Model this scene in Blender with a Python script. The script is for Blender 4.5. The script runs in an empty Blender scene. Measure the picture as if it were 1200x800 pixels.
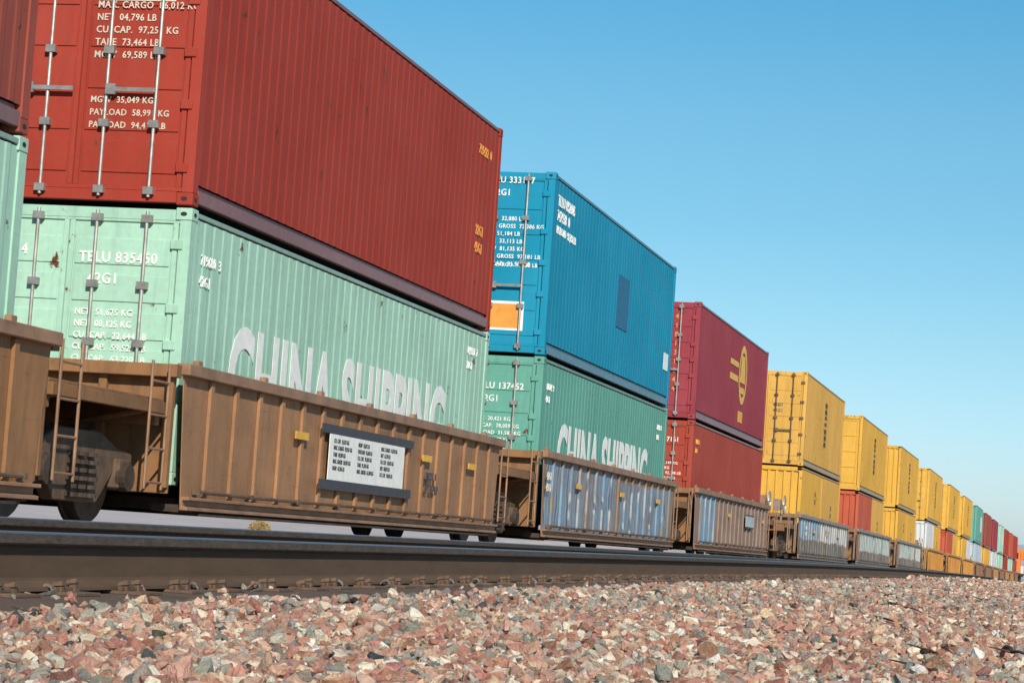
import bpy, bmesh, math, random
import numpy as np
from mathutils import Vector, Matrix
R = math.radians
random.seed(7); rng = np.random.default_rng(11)
scene = bpy.context.scene
C = scene.collection

# ------------------------------------------------------------------ camera, sky, sun, exposure
F_PX, YAW, PITCH, ROLL, CAM_H = 2858.17, 0.22151, 0.06921, 0.06524, 0.10539
cam_d = bpy.data.cameras.new('camera'); cam = bpy.data.objects.new('camera', cam_d); C.objects.link(cam)
cam_d.sensor_width = 36.0; cam_d.lens = F_PX/1200*36.0; cam_d.clip_start = 0.1; cam_d.clip_end = 9000
_fw = Vector((math.cos(YAW)*math.cos(PITCH), math.sin(YAW)*math.cos(PITCH), math.sin(PITCH)))
_rt = Vector((math.sin(YAW), -math.cos(YAW), 0)); _up = _rt.cross(_fw)
_c, _s = math.cos(ROLL), math.sin(ROLL)
_r2 = _rt*_c + _up*_s; _u2 = _up*_c - _rt*_s
cam.matrix_world = Matrix(((_r2.x,_u2.x,-_fw.x,0),(_r2.y,_u2.y,-_fw.y,0),(_r2.z,_u2.z,-_fw.z,CAM_H),(0,0,0,1)))
scene.camera = cam

SUN_EL = R(31.0); SUN_AZ = R(205.0)            # azimuth of the direction TO the sun, from +X towards +Y
sd = Vector((math.cos(SUN_EL)*math.cos(SUN_AZ), math.cos(SUN_EL)*math.sin(SUN_AZ), math.sin(SUN_EL)))
world = bpy.data.worlds.new('World'); scene.world = world; world.use_nodes = True
wn = world.node_tree; wn.nodes.clear()
sky = wn.nodes.new('ShaderNodeTexSky'); sky.sky_type = 'NISHITA'; sky.sun_disc = False
sky.sun_elevation = SUN_EL; sky.sun_rotation = math.pi/2 - SUN_AZ
sky.altitude = 600; sky.air_density = 1.0; sky.dust_density = 0.6; sky.ozone_density = 1.0
tint = wn.nodes.new('ShaderNodeMix'); tint.data_type = 'RGBA'; tint.blend_type = 'MULTIPLY'
tint.inputs[0].default_value = 1.0
_tc = wn.nodes.new('ShaderNodeTexCoord'); _sp = wn.nodes.new('ShaderNodeSeparateXYZ'); _rp = wn.nodes.new('ShaderNodeValToRGB')
wn.links.new(_tc.outputs['Generated'], _sp.inputs[0]); wn.links.new(_sp.outputs[2], _rp.inputs[0]); wn.links.new(_rp.outputs[0], tint.inputs[7])
_st = [(0,(.60,.76,1.10)),(.036,(.565,.765,1.04)),(.08,(.50,.75,.90)),(.125,(.43,.75,.86)),(.165,(.43,.78,.87)),(.23,(.30,.78,.92)),(.45,(.40,.80,.95))]
while len(_rp.color_ramp.elements) < len(_st): _rp.color_ramp.elements.new(.5)
for _e, (_p, _q) in zip(_rp.color_ramp.elements, _st): _e.position = _p; _e.color = (*_q, 1)
bgn = wn.nodes.new('ShaderNodeBackground'); bgn.inputs[1].default_value = 0.12
wo = wn.nodes.new('ShaderNodeOutputWorld')
wn.links.new(sky.outputs[0], tint.inputs[6]); wn.links.new(tint.outputs[2], bgn.inputs[0]); wn.links.new(bgn.outputs[0], wo.inputs[0])
sl = bpy.data.lights.new('sun', 'SUN'); sl.energy = 5.0; sl.angle = R(0.53); sl.color = (1.0, 0.90, 0.76)
so = bpy.data.objects.new('sun', sl); C.objects.link(so); so.rotation_euler = sd.to_track_quat('Z', 'Y').to_euler()
scene.view_settings.view_transform = 'Standard'; scene.view_settings.look = 'None'
scene.view_settings.exposure = 0.0; scene.view_settings.gamma = 1.0; scene.view_settings.use_curve_mapping = False

# ------------------------------------------------------------------ the line of the railway (fits the bend and the falling grade)
def pz(t):
    t = max(-60.0, min(430.0, t)); u = t/100
    return -(0.56269*u*u - 0.10379*u**3) - 0.80911*u
def py(t):
    u = t/100; y = 3.2643 - (1.02877*u*u - 0.21184*u**3)
    if t > 250: y -= 0.95*((t-250)/100)**2
    return y
def head(t):
    dy = (py(t+.5)-py(t-.5)); dz = (pz(t+.5)-pz(t-.5))
    return math.atan2(dy, 1.0), math.atan2(dz, 1.0)
def P(t, off=0.0, z=0.0):                 # off = metres beyond the near rail, z = metres above its top
    a, _ = head(t)
    return Vector((t - math.sin(a)*off, py(t) + math.cos(a)*off, pz(t)+z))
def MT(t, off=0.0, z=0.0):
    a, g = head(t)
    return Matrix.Translation(P(t, off, z)) @ Matrix.Rotation(a, 4, 'Z') @ Matrix.Rotation(-g, 4, 'Y')
GAUGE = 1.505; T2 = 5.967                 # T2: centre of the second track from the near rail
Z2 = -0.09                                # its rail top sits a little lower

# ------------------------------------------------------------------ mesh helpers
class MB:
    def __init__(s): s.v=[]; s.f=[]
    def add(s, vs, fs):
        b=len(s.v); s.v+= [tuple(v) for v in vs]; s.f+=[tuple(b+i for i in f) for f in fs]; return s
    def box(s, x0,x1,y0,y1,z0,z1):
        return s.add([(x0,y0,z0),(x1,y0,z0),(x1,y1,z0),(x0,y1,z0),(x0,y0,z1),(x1,y0,z1),(x1,y1,z1),(x0,y1,z1)],
                     [(0,3,2,1),(4,5,6,7),(0,1,5,4),(1,2,6,5),(2,3,7,6),(3,0,4,7)])
    def hexa(s, p): # 8 points bottom 4 then top 4
        return s.add(p, [(0,3,2,1),(4,5,6,7),(0,1,5,4),(1,2,6,5),(2,3,7,6),(3,0,4,7)])
    def tube(s, a, b, r, n=8, r2=None, cap=True):
        a=Vector(a); b=Vector(b); d=(b-a).normalized(); r2 = r if r2 is None else r2
        u=d.orthogonal().normalized(); w=d.cross(u)
        vs=[]
        for q,rr in ((a,r),(b,r2)):
            for i in range(n):
                t=2*math.pi*i/n; vs.append(q+u*math.cos(t)*rr+w*math.sin(t)*rr)
        fs=[(i,(i+1)%n,n+(i+1)%n,n+i) for i in range(n)]
        if cap: fs+=[tuple(range(n-1,-1,-1)), tuple(range(n,2*n))]
        return s.add(vs,fs)
    def prism(s, prof, x0, x1):           # profile in (y,z), extruded along x
        n=len(prof); vs=[(x0,y,z) for y,z in prof]+[(x1,y,z) for y,z in prof]
        fs=[(i,(i+1)%n,n+(i+1)%n,n+i) for i in range(n)]+[tuple(range(n-1,-1,-1)),tuple(range(n,2*n))]
        return s.add(vs,fs)
    def mesh(s, name, bevel=0):
        m=bpy.data.meshes.new(name); m.from_pydata(s.v,[],s.f); m.validate()
        bm=bmesh.new(); bm.from_mesh(m)
        bmesh.ops.recalc_face_normals(bm, faces=bm.faces)
        if bevel:
            es=[e for e in bm.edges if len(e.link_faces)==2 and e.calc_face_angle(0)>0.6]
            bmesh.ops.bevel(bm, geom=es, offset=bevel, segments=1, affect='EDGES', clamp_overlap=True)
        bm.to_mesh(m); bm.free(); return m
def obj(name, mesh, mat, parent=None, loc=None, M=None, label=None):
    o=bpy.data.objects.new(name, mesh); C.objects.link(o)
    if not mesh.materials: mesh.materials.append(None)
    if mat is not None:
        o.material_slots[0].link='OBJECT'; o.material_slots[0].material=mat
    if parent: o.parent=parent
    if M is not None: o.matrix_basis=M
    elif loc is not None: o.location=loc
    if label: o['label']=label
    return o
def empty(name, M, label, cat, group=None):
    o=bpy.data.objects.new(name,None); C.objects.link(o); o.matrix_basis=M; o.empty_display_size=.2
    return tag(o,label,cat,group)
def tag(o,label,cat,group=None,kind=None):
    if label: o['label']=label
    if cat: o['category']=cat
    if group: o['group']=group
    if kind: o['kind']=kind
    return o

# ------------------------------------------------------------------ materials
class NT:
    def __init__(s,name):
        s.m=bpy.data.materials.new(name); s.m.use_nodes=True; s.t=s.m.node_tree; s.t.nodes.clear()
        s.out=s.n('ShaderNodeOutputMaterial'); s.b=s.n('ShaderNodeBsdfPrincipled'); s.l(s.b.outputs[0],s.out.inputs[0])
    def n(s,k,**kw):
        x=s.t.nodes.new(k)
        for a,v in kw.items(): setattr(x,a,v)
        return x
    def l(s,a,b): s.t.links.new(a,b)
    def setin(s,sock,v):
        if hasattr(v,'node'): s.l(v,sock)
        elif isinstance(v,(tuple,list)) and len(v)==3 and sock.type=='RGBA': sock.default_value=(*v,1)
        else: sock.default_value=v
    def mix(s,f,a,b,mode='MIX'):
        x=s.n('ShaderNodeMix',data_type='RGBA',blend_type=mode); s.setin(x.inputs[0],f); s.setin(x.inputs[6],a); s.setin(x.inputs[7],b); return x.outputs[2]
    def math(s,op,a,b=0.0,c=None,clamp=False):
        x=s.n('ShaderNodeMath',operation=op,use_clamp=clamp); s.setin(x.inputs[0],a); s.setin(x.inputs[1],b)
        if c is not None: s.setin(x.inputs[2],c)
        return x.outputs[0]
    def coord(s,which='Object',scale=(1,1,1),shift=True):
        tc=s.n('ShaderNodeTexCoord'); mp=s.n('ShaderNodeMapping'); mp.inputs['Scale'].default_value=scale
        if shift:
            oi=s.n('ShaderNodeObjectInfo'); mu=s.n('ShaderNodeVectorMath',operation='SCALE'); mu.inputs[0].default_value=(37,17,5)
            s.l(oi.outputs['Random'],mu.inputs['Scale']); ad=s.n('ShaderNodeVectorMath',operation='ADD')
            s.l(tc.outputs[which],ad.inputs[0]); s.l(mu.outputs[0],ad.inputs[1]); s.l(ad.outputs[0],mp.inputs[0])
        else: s.l(tc.outputs[which],mp.inputs[0])
        return mp.outputs[0]
    def noise(s,vec,scale,detail=4,rough=.55,dist=0):
        x=s.n('ShaderNodeTexNoise'); s.l(vec,x.inputs['Vector']); x.inputs['Scale'].default_value=scale
        x.inputs['Detail'].default_value=detail; x.inputs['Roughness'].default_value=rough; x.inputs['Distortion'].default_value=dist
        return x.outputs['Fac']
    def ramp(s,f,stops,interp='LINEAR'):
        x=s.n('ShaderNodeValToRGB'); e=x.color_ramp.elements; x.color_ramp.interpolation=interp
        while len(e)<len(stops): e.new(.5)
        for q,(p_,c_) in zip(e,stops):
            q.position=p_; q.color=(*c_,1) if isinstance(c_,(tuple,list)) else (c_,c_,c_,1)
        s.setin(x.inputs[0],f); return x.outputs[0]
    def bump(s,h,strength=.3,dist=.01):
        x=s.n('ShaderNodeBump'); x.inputs['Strength'].default_value=strength; x.inputs['Distance'].default_value=dist
        s.l(h,x.inputs['Height']); s.l(x.outputs[0],s.b.inputs['Normal'])
def paint(name,col,rough=.68,dirt=.35,rust=.25,bump=.25,streak=.5,spec=.18):
    m=NT(name); v=m.coord(); vs=m.coord(scale=(5,5,.35))
    big=m.noise(v,.45,5,.6); st=m.noise(vs,1.4,5,.6); fine=m.noise(v,14,4,.6)
    dk=tuple(c*.62+.012 for c in col); lt=tuple(min(1,c*1.1+.015) for c in col)
    c=m.mix(m.ramp(big,[(.3,0),(.72,1)]),lt,tuple(q*.9 for q in col))
    c=m.mix(m.math('MULTIPLY',m.ramp(st,[(.48,0),(.78,1)]),streak),c,dk)
    c=m.mix(m.math('MULTIPLY',m.ramp(fine,[(.4,0),(.75,1)]),dirt*.4),c,(.16,.12,.09))
    r1=m.noise(v,2.6,8,.72); rf=m.math('MULTIPLY',m.ramp(r1,[(.66-.03*rust,0),(.72,1)]),rust*2.4,clamp=True)
    c=m.mix(rf,c,m.mix(m.noise(v,20,3),(.16,.055,.02),(.07,.03,.018)))
    sc_=m.noise(m.coord(scale=(.8,.8,9)),2.2,7,.75)
    c=m.mix(m.ramp(sc_,[(.64,0),(.76,.30)]),c,tuple(min(1,q*1.15+.07) for q in col))
    c=m.mix(m.ramp(m.noise(m.coord(scale=(2.4,2.4,.25)),2.0,6,.7),[(.58,0),(.74,.45*(.4 if name.endswith(('blue','red')) else 1))]),c,tuple(q*.5 for q in col))
    m.l(c,m.b.inputs['Base Color'])
    m.setin(m.b.inputs['Roughness'],m.math('ADD',m.math('MULTIPLY',fine,.3),rough-.12))
    m.b.inputs['Specular IOR Level'].default_value=spec
    if bump: m.bump(m.noise(v,3.0,5,.6),bump,.012)
    return m.m
def plain(name,col,rough=.6,metal=0,var=.3,scale=8,bump=.2,bd=.004):
    m=NT(name); v=m.coord(); n=m.noise(v,scale,6,.65)
    c=m.mix(m.ramp(n,[(.3,0),(.7,1)]),tuple(q*(1-var) for q in col),tuple(min(1,q*(1+var)) for q in col))
    m.l(c,m.b.inputs['Base Color']); m.b.inputs['Roughness'].default_value=rough; m.b.inputs['Metallic'].default_value=metal
    if bump: m.bump(n,bump,bd)
    return m.m
COL=dict(red=(.33,.034,.018), redbright=(.34,.048,.028), maroon=(.29,.036,.055), mint=(.36,.60,.48), mint2=(.115,.35,.285), blue=(.001,.245,.40),
         yellow=(.66,.37,.055), yellow2=(.64,.36,.075), white=(.58,.60,.62), orangered=(.46,.09,.045), brown=(.29,.06,.04), paleblue=(.42,.50,.56))
M={k:paint('paint_'+k,v,dirt=.12 if k=='blue' else .35,rust=.1 if k=='blue' else .9,streak=.35 if k in ('blue','red') else .5) for k,v in COL.items()}
RAIL={k:paint('rail_sheen_paint_'+k,tuple(q*.50+.055 for q in v),rough=.36,dirt=.6,rust=.4,bump=0,spec=.5) for k,v in COL.items()}  # grey lift in the base colour stands in for sky sheen along the rails
M['black']=plain('dark_steel',(.022,.018,.016),.7)
M['grime']=plain('undercarriage_grime',(.050,.034,.024),.85,scale=5,var=.5)
M['galv']=plain('galvanised_steel',(.35,.34,.32),.45,.6)
M['white_mark']=plain('white_marking',(.84,.85,.82),.55,var=.1,bump=0)
M['cream_mark']=plain('cream_marking',(.62,.55,.45),.55,var=.1,bump=0)
M['orange_mark']=plain('orange_marking',(.72,.30,.05),.55,var=.15,bump=0)
M['gold_mark']=plain('gold_marking',(.74,.42,.04),.5,var=.15,bump=0)
M['dark_mark']=plain('dark_marking',(.10,.07,.05),.6,var=.2,bump=0)
M['navy_mark']=plain('navy_marking',(.002,.12,.25),.55,var=.1,bump=0)
M['charcoal']=plain('charcoal_marking',(.05,.05,.06),.6,var=.2,bump=0)
M['pink_mark']=plain('pink_marking',(.62,.20,.30),.55,var=.1,bump=0)

M['wheel']=plain('wheel_steel',(.085,.065,.05),.6,.3,var=.4)
M['truck']=plain('truck_casting',(.11,.070,.045),.8,var=.5,scale=6)
def wellmat(name,base,graf=None,dirt=.5):
    m=NT(name); v=m.coord(shift=False); vs=m.coord(scale=(3.2,3.2,.5),shift=False)
    big=m.noise(v,.8,6,.65); st=m.noise(vs,2.2,6,.65); fine=m.noise(v,22,4,.6)
    c=m.mix(m.ramp(big,[(.32,0),(.68,1)]),tuple(min(1,q*1.12) for q in base),tuple(q*.75 for q in base))
    tc=m.n('ShaderNodeTexCoord'); sp=m.n('ShaderNodeSeparateXYZ'); 
    dn=m.n('ShaderNodeTexNoise'); dn.inputs['Scale'].default_value=1.3; dn.inputs['Detail'].default_value=3; m.l(tc.outputs['Object'],dn.inputs['Vector'])
    sub=m.n('ShaderNodeVectorMath',operation='SUBTRACT'); m.l(dn.outputs['Color'],sub.inputs[0]); sub.inputs[1].default_value=(.5,.5,.5)
    sc=m.n('ShaderNodeVectorMath',operation='SCALE'); m.l(sub.outputs[0],sc.inputs[0]); sc.inputs['Scale'].default_value=.28
    ad=m.n('ShaderNodeVectorMath',operation='ADD'); m.l(tc.outputs['Object'],ad.inputs[0]); m.l(sc.outputs[0],ad.inputs[1])
    m.l(ad.outputs[0],sp.inputs[0]); X,Z=sp.outputs[0],sp.outputs[2]
    def box(x0,x1,z0,z1,s=30):
        r=None
        for (ax,lo,hi) in ((X,x0,x1),(Z,z0,z1)):
            a=m.math('MULTIPLY',m.math('SUBTRACT',ax,lo),s,clamp=True); b=m.math('MULTIPLY',m.math('SUBTRACT',hi,ax),s,clamp=True)
            q=m.math('MULTIPLY',a,b); r=q if r is None else m.math('MULTIPLY',r,q)
        return r
    def letters(scale,dist,width):
        w=m.n('ShaderNodeTexWave'); w.wave_type='BANDS'; w.bands_direction='X'; w.wave_profile='SIN'
        m.l(tc.outputs['Object'],w.inputs['Vector']); w.inputs['Scale'].default_value=scale; w.inputs['Distortion'].default_value=dist
        w.inputs['Detail'].default_value=2; w.inputs['Detail Scale'].default_value=1.6; return w.outputs['Fac']
    for g in (graf or []):
        x0,x1,z0,z1,kind=g; bx=box(x0,x1,z0,z1)
        if kind=='blue':
            L=m.ramp(letters(.42,5.5,.3),[(0,(.10,.15,.24)),(.03,(.12,.18,.28)),(.05,(.42,.47,.50)),(.16,(.36,.44,.50)),(.22,(.15,.28,.42)),(.55,(.20,.36,.50)),(.8,(.24,.40,.54)),(.95,(.17,.26,.34)),(1,(.30,.24,.16))])
        elif kind=='plainblue':
            L=m.ramp(letters(.5,4,.3),[(0,(.36,.42,.46)),(.15,(.17,.33,.48)),(.8,(.20,.38,.54)),(1,(.30,.42,.48))])
        elif kind=='white':
            L=m.ramp(letters(.28,7,.3),[(0,(.26,.27,.28)),(.02,(.26,.27,.28)),(.05,(.50,.52,.53)),(.7,(.54,.56,.56)),(1,(.42,.50,.54))])
        elif kind=='teal':
            L=m.ramp(letters(.33,6,.3),[(0,(.22,.27,.28)),(.02,(.22,.27,.28)),(.06,(.38,.47,.46)),(.6,(.42,.52,.51)),(1,(.36,.46,.48))])
        elif kind=='grey':
            L=m.ramp(letters(.5,8,.3),[(0,(.09,.10,.10)),(.3,(.16,.17,.165)),(.7,(.21,.20,.18)),(1,(.12,.16,.16))])
        cov=m.ramp(m.noise(v,1.1 if kind=='blue' else 1.6,5,.7),[(.36,.30),(.50,1)] if kind=='blue' else [(.26,.6),(.38,1)])
        c=m.mix(m.math('MULTIPLY',m.math('MULTIPLY',bx,cov),.93),c,L)
    c=m.mix(m.math('MULTIPLY',m.ramp(st,[(.46,0),(.76,1)]),dirt),c,(.10,.060,.036))
    rf=m.ramp(m.noise(v,3.4,9,.75),[(.60,0),(.70,1)])
    c=m.mix(m.math('MULTIPLY',rf,.7),c,m.mix(fine,(.15,.06,.028),(.055,.028,.018)))
    c=m.mix(m.math('MULTIPLY',m.ramp(m.noise(v,1.7,7,.7),[(.5,0),(.72,1)]),.55),c,tuple(q*.45 for q in base))
    c=m.mix(m.ramp(m.noise(m.coord(scale=(.5,1,7),shift=False),3.0,6,.7),[(.60,0),(.74,.5)]),c,(.055,.038,.028))
    c=m.mix(m.math('MULTIPLY',fine,.25),c,(.09,.065,.05))
    m.l(c,m.b.inputs['Base Color']); m.b.inputs['Roughness'].default_value=.72
    m.bump(m.noise(v,9,6,.65),.35,.008)
    return m.m

# ground shaders
PAL=[(.56,.31,.235),(.49,.26,.195),(.60,.38,.29),(.41,.20,.145),(.66,.47,.36),(.53,.34,.26),
     (.80,.70,.57),(.84,.78,.69),(.76,.58,.42),(.82,.69,.55),
     (.34,.335,.30),(.42,.41,.36),(.25,.255,.235),(.50,.48,.41),(.12,.11,.10),(.40,.35,.30)]
def ballast_ground(name,scale=26,pal=None,dim=1.0):
    m=NT(name); tc=m.n('ShaderNodeTexCoord'); v=m.n('ShaderNodeTexVoronoi'); v.inputs['Scale'].default_value=scale
    m.l(tc.outputs['Object'],v.inputs['Vector'])
    sp=m.n('ShaderNodeSeparateColor'); m.l(v.outputs['Color'],sp.inputs[0])
    st=[(i/16,tuple(q*dim for q in PAL[i])) for i in range(16)]
    c=m.ramp(sp.outputs[0],st,'CONSTANT')
    lum=m.math('ADD',m.math('MULTIPLY',sp.outputs[1],.5),.65)
    c=m.mix(1.0,c,m.n('ShaderNodeCombineColor').outputs[0],'MIX') if False else c
    hv=m.n('ShaderNodeMix',data_type='RGBA',blend_type='MULTIPLY'); hv.inputs[0].default_value=1
    m.l(c,hv.inputs[6]); cb=m.n('ShaderNodeCombineColor'); [m.l(lum,cb.inputs[i]) for i in range(3)]; m.l(cb.outputs[0],hv.inputs[7])
    m.l(hv.outputs[2],m.b.inputs['Base Color']); m.b.inputs['Roughness'].default_value=.9
    m.bump(m.math('SUBTRACT',1.0,v.outputs['Distance']),1.0,.03)
    return m.m
def dirt_mat(name,c1,c2,scale=3):
    m=NT(name); tc=m.n('ShaderNodeTexCoord'); a=m.noise(tc.outputs['Object'],scale,8,.7); b=m.noise(tc.outputs['Object'],scale*.02,5,.6)
    c=m.mix(m.ramp(a,[(.3,0),(.7,1)]),c1,c2); c=m.mix(m.math('MULTIPLY',b,.5),c,tuple(q*.75 for q in c2))
    m.l(c,m.b.inputs['Base Color']); m.b.inputs['Roughness'].default_value=.95; m.bump(a,.6,.02); return m.m

# ------------------------------------------------------------------ GROUND
TS=[-60+2*i for i in range(31)]+[4+4*i for i in range(107)]
def strip(name,offs,mat,ts=TS,zoff=0.0,kind='structure'):
    vs=[];fs=[];n=len(offs)
    for t in ts:
        for o,z in offs: vs.append(P(t,o,z+zoff))
    for i in range(len(ts)-1):
        for j in range(n-1): a=i*n+j; fs.append((a,a+n,a+n+1,a+1))
    me=bpy.data.meshes.new(name); me.from_pydata(vs,[],fs)
    o=obj(name,me,mat); o['kind']=kind
    return o
mg=ballast_ground('ballast_ground')
strip('ballast_bed',[(-60,-.34),(-12,-.30),(-3.4,-.26),(-1.2,-.245),(-.62,-.232),(-.45,-.215),(2.1,-.225),(2.5,-.21),(T2-1.7,-.21),(T2-1.3,-.30),(T2+1.6,-.31),(T2+3.6,-.33),(T2+6.2,-1.15)],mg)
# brown dust that fills the cribs round the near rail
strip('track_dust',[(-.60,-.209),(-.5,-.203),(1.95,-.203)],dirt_mat('brown_dust',(.085,.055,.038),(.15,.10,.07),9),ts=[1+1.0*i for i in range(160)])
# desert plain out to the horizon
def desert():
    xs=[-3000,-800,-300,-120,-60]+[-40+15*i for i in range(32)]+[460,600,900,1500,3000,7000]
    vs=[];fs=[]
    rows=[]
    for x in xs:
        xc=max(-60,min(430,x)); yb=P(xc,T2+6.0).y; z0=pz(xc)-1.12
        yr=P(xc,-59).y
        zf=-0.95 if x<200 else -0.95
        row=[(x,-3500,z0-1.5),(x,yr-20,z0+.55),(x,yr,z0+.78),(x,yb-2,z0-.3),(x,yb,z0),(x,yb+4,max(z0,min(zf,z0+1.4))),(x,yb+14,max(z0,min(zf,z0+2.5))),(x,yb+40,zf),(x,yb+200,zf),(x,yb+900,zf+.1),(x,7000,zf)]
        rows.append(row)
    n=len(rows[0])
    for r_ in rows: vs+=r_
    for i in range(len(rows)-1):
        for j in range(n-1): a=i*n+j; fs.append((a,a+n,a+n+1,a+1))
    me=bpy.data.meshes.new('desert_ground'); me.from_pydata(vs,[],fs)
    o=obj('desert_ground',me,dirt_mat('pale_desert',(.36,.31,.29),(.58,.52,.50),.6)); o['kind']='structure'
desert()

# crushed stone, scattered as one uncountable object
def stones():
    kinds=bpy.data.collections.new('stone_kinds')
    sm=NT('crushed_stone'); at=sm.n('ShaderNodeAttribute',attribute_type='INSTANCER',attribute_name='tone')
    tc=sm.n('ShaderNodeTexCoord'); a=sm.noise(tc.outputs['Object'],3.2,6,.7); b=sm.noise(tc.outputs['Object'],11,4,.7)
    vr=sm.mix(sm.ramp(a,[(.3,0),(.7,1)]),(.74,.70,.68),(1.18,1.17,1.15)); c=sm.mix(1.0,at.outputs['Color'],vr,'MULTIPLY')
    c=sm.mix(sm.math('MULTIPLY',sm.ramp(b,[(.62,0),(.72,1)]),.35),c,(.62,.55,.48))
    sm.l(c,sm.b.inputs['Base Color']); sm.b.inputs['Roughness'].default_value=.85; sm.bump(a,.55,.12)
    for k in range(14):
        bm=bmesh.new(); r=random.Random(100+k)
        ax=(1, r.uniform(.55,.95), r.uniform(.42,.78))
        for i in range(15):
            v=Vector((r.gauss(0,1),r.gauss(0,1),r.gauss(0,1))).normalized()
            q=max(abs(v.x),abs(v.y),abs(v.z)); v=v*(.62/q*.6+.4)*r.uniform(.8,1.1)
            bm.verts.new((v.x*ax[0]*.62,v.y*ax[1]*.62,v.z*ax[2]*.62))
        res=bmesh.ops.convex_hull(bm,input=bm.verts)
        bmesh.ops.delete(bm,geom=[g for g in res['geom_interior'] if isinstance(g,bmesh.types.BMVert)],context='VERTS')
        bmesh.ops.triangulate(bm,faces=bm.faces)
        bmesh.ops.subdivide_edges(bm,edges=bm.edges,cuts=1,use_grid_fill=True)
        for v in bm.verts: v.co+=Vector((r.gauss(0,1),r.gauss(0,1),r.gauss(0,1)))*.022
        bmesh.ops.triangulate(bm,faces=bm.faces)
        bmesh.ops.recalc_face_normals(bm,faces=bm.faces)
        me=bpy.data.meshes.new('stone'); bm.to_mesh(me); bm.free(); me.materials.append(sm.m)
        kinds.objects.link(bpy.data.objects.new('stone_kind',me))
    pts=[];rad=[];tone=[];lat=[]
    def zone(t0,t1,o0,o1,dens,size,zf,layers=1):
        n=int((t1-t0)*(o1-o0)*dens)
        t=rng.uniform(t0,t1,n); o=rng.uniform(o0,o1,n)
        s=size*np.exp(rng.normal(-.02,.25,n))
        for i in range(n):
            z=zf(t[i],o[i])
            if z is None: continue
            p=P(t[i],o[i],z+rng.uniform(-.2,.42)*s[i]); pts.append(p); rad.append(s[i]); lat.append(o[i])
    def und(t,o): return .016*math.sin(t*1.3+o*2)+.012*math.sin(t*3.1-o*4.2)
    def zf1(t,o):
        if o>-.62: 
            return None if random.random()>(.35 if o<-.5 else .04) else -.205
        lip=.012 if o>-.95 else 0
        return -.228+und(t,o)+lip
    zone(2.6,9,-3.6,-.56,2100,.035,zf1)
    zone(9,20,-3.6,-.56,1650,.037,zf1)
    zone(20,45,-4.4,-.56,760,.045,zf1)
    zone(45,130,-6,-.56,170,.08,zf1)
    zone(3,20,-.56,1.6,8,.035,lambda t,o:-.195)
    zone(7,60,1.9,T2-1.5,210,.05,lambda t,o:-.215)
    zone(14,100,T2-1.5,T2+4.0,60,.07,lambda t,o:-.30)
    n=len(pts); pts=np.array(pts); rad=np.array(rad); lat=np.array(lat)
    pal=np.array(PAL)
    w=np.array([.14,.11,.13,.045,.11,.07, .06,.05,.04,.06, .05,.05,.03,.045,.015,.035]); w/=w.sum()
    g=np.array([0]*10+[1]*6)
    wg=w*(1+g*2.6); wg/=wg.sum()
    idx=rng.choice(16,n,p=w); idg=rng.choice(16,n,p=wg)
    patch=(np.sin(pts[:,0]*.35+pts[:,1]*1.7)+np.sin(pts[:,0]*.11-1.0)+(pts[:,0]>16)*(lat>-1.9)*1.0)
    idx=np.where(patch+rng.normal(0,.5,n)>.8,idg,idx)
    tone=(pal[idx]**1.12)*1.0*rng.uniform(.72,1.25,(n,1))+rng.normal(0,.012,(n,3)); tone=np.clip(tone,.03,.85)
    me=bpy.data.meshes.new('ballast_points'); me.vertices.add(n); me.vertices.foreach_set('co',pts.astype('f').ravel())
    def attr(nm,ty,arr,key='value'):
        a_=me.attributes.new(nm,ty,'POINT'); a_.data.foreach_set(key,arr.ravel())
    attr('size','FLOAT',rad.astype('f')); attr('which','INT',rng.integers(0,14,n).astype('i'))
    attr('turn','FLOAT_VECTOR',np.c_[rng.normal(0,.45,n),rng.normal(0,.45,n),rng.uniform(0,6.28,n)].astype('f'),'vector')
    attr('tone','FLOAT_COLOR',np.c_[tone,np.ones(n)].astype('f'),'color')
    o=bpy.data.objects.new('ballast_stones',me); C.objects.link(o); tag(o,'loose crushed ballast stones in pink, cream and grey beside the rail','ballast',kind='stuff')
    me.materials.append(sm.m)
    ng=bpy.data.node_groups.new('scatter','GeometryNodeTree')
    ng.interface.new_socket('Geometry',in_out='INPUT',socket_type='NodeSocketGeometry'); ng.interface.new_socket('Geometry',in_out='OUTPUT',socket_type='NodeSocketGeometry')
    N=ng.nodes; L=ng.links
    gi=N.new('NodeGroupInput'); go=N.new('NodeGroupOutput'); ci=N.new('GeometryNodeCollectionInfo'); ci.inputs[0].default_value=kinds
    ci.inputs['Separate Children'].default_value=True; ci.inputs['Reset Children'].default_value=True
    ip=N.new('GeometryNodeInstanceOnPoints'); ip.inputs['Pick Instance'].default_value=True
    def na(nm,ty):
        q=N.new('GeometryNodeInputNamedAttribute'); q.data_type=ty; q.inputs[0].default_value=nm; return q.outputs[0]
    L.new(gi.outputs[0],ip.inputs['Points']); L.new(ci.outputs[0],ip.inputs['Instance']); L.new(na('which','INT'),ip.inputs['Instance Index'])
    e2=N.new('FunctionNodeEulerToRotation'); L.new(na('turn','FLOAT_VECTOR'),e2.inputs[0]); L.new(e2.outputs[0],ip.inputs['Rotation'])
    L.new(na('size','FLOAT'),ip.inputs['Scale']); L.new(ip.outputs[0],go.inputs[0])
    md=o.modifiers.new('scatter','NODES'); md.node_group=ng
    print('stones',n)
stones()

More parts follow.
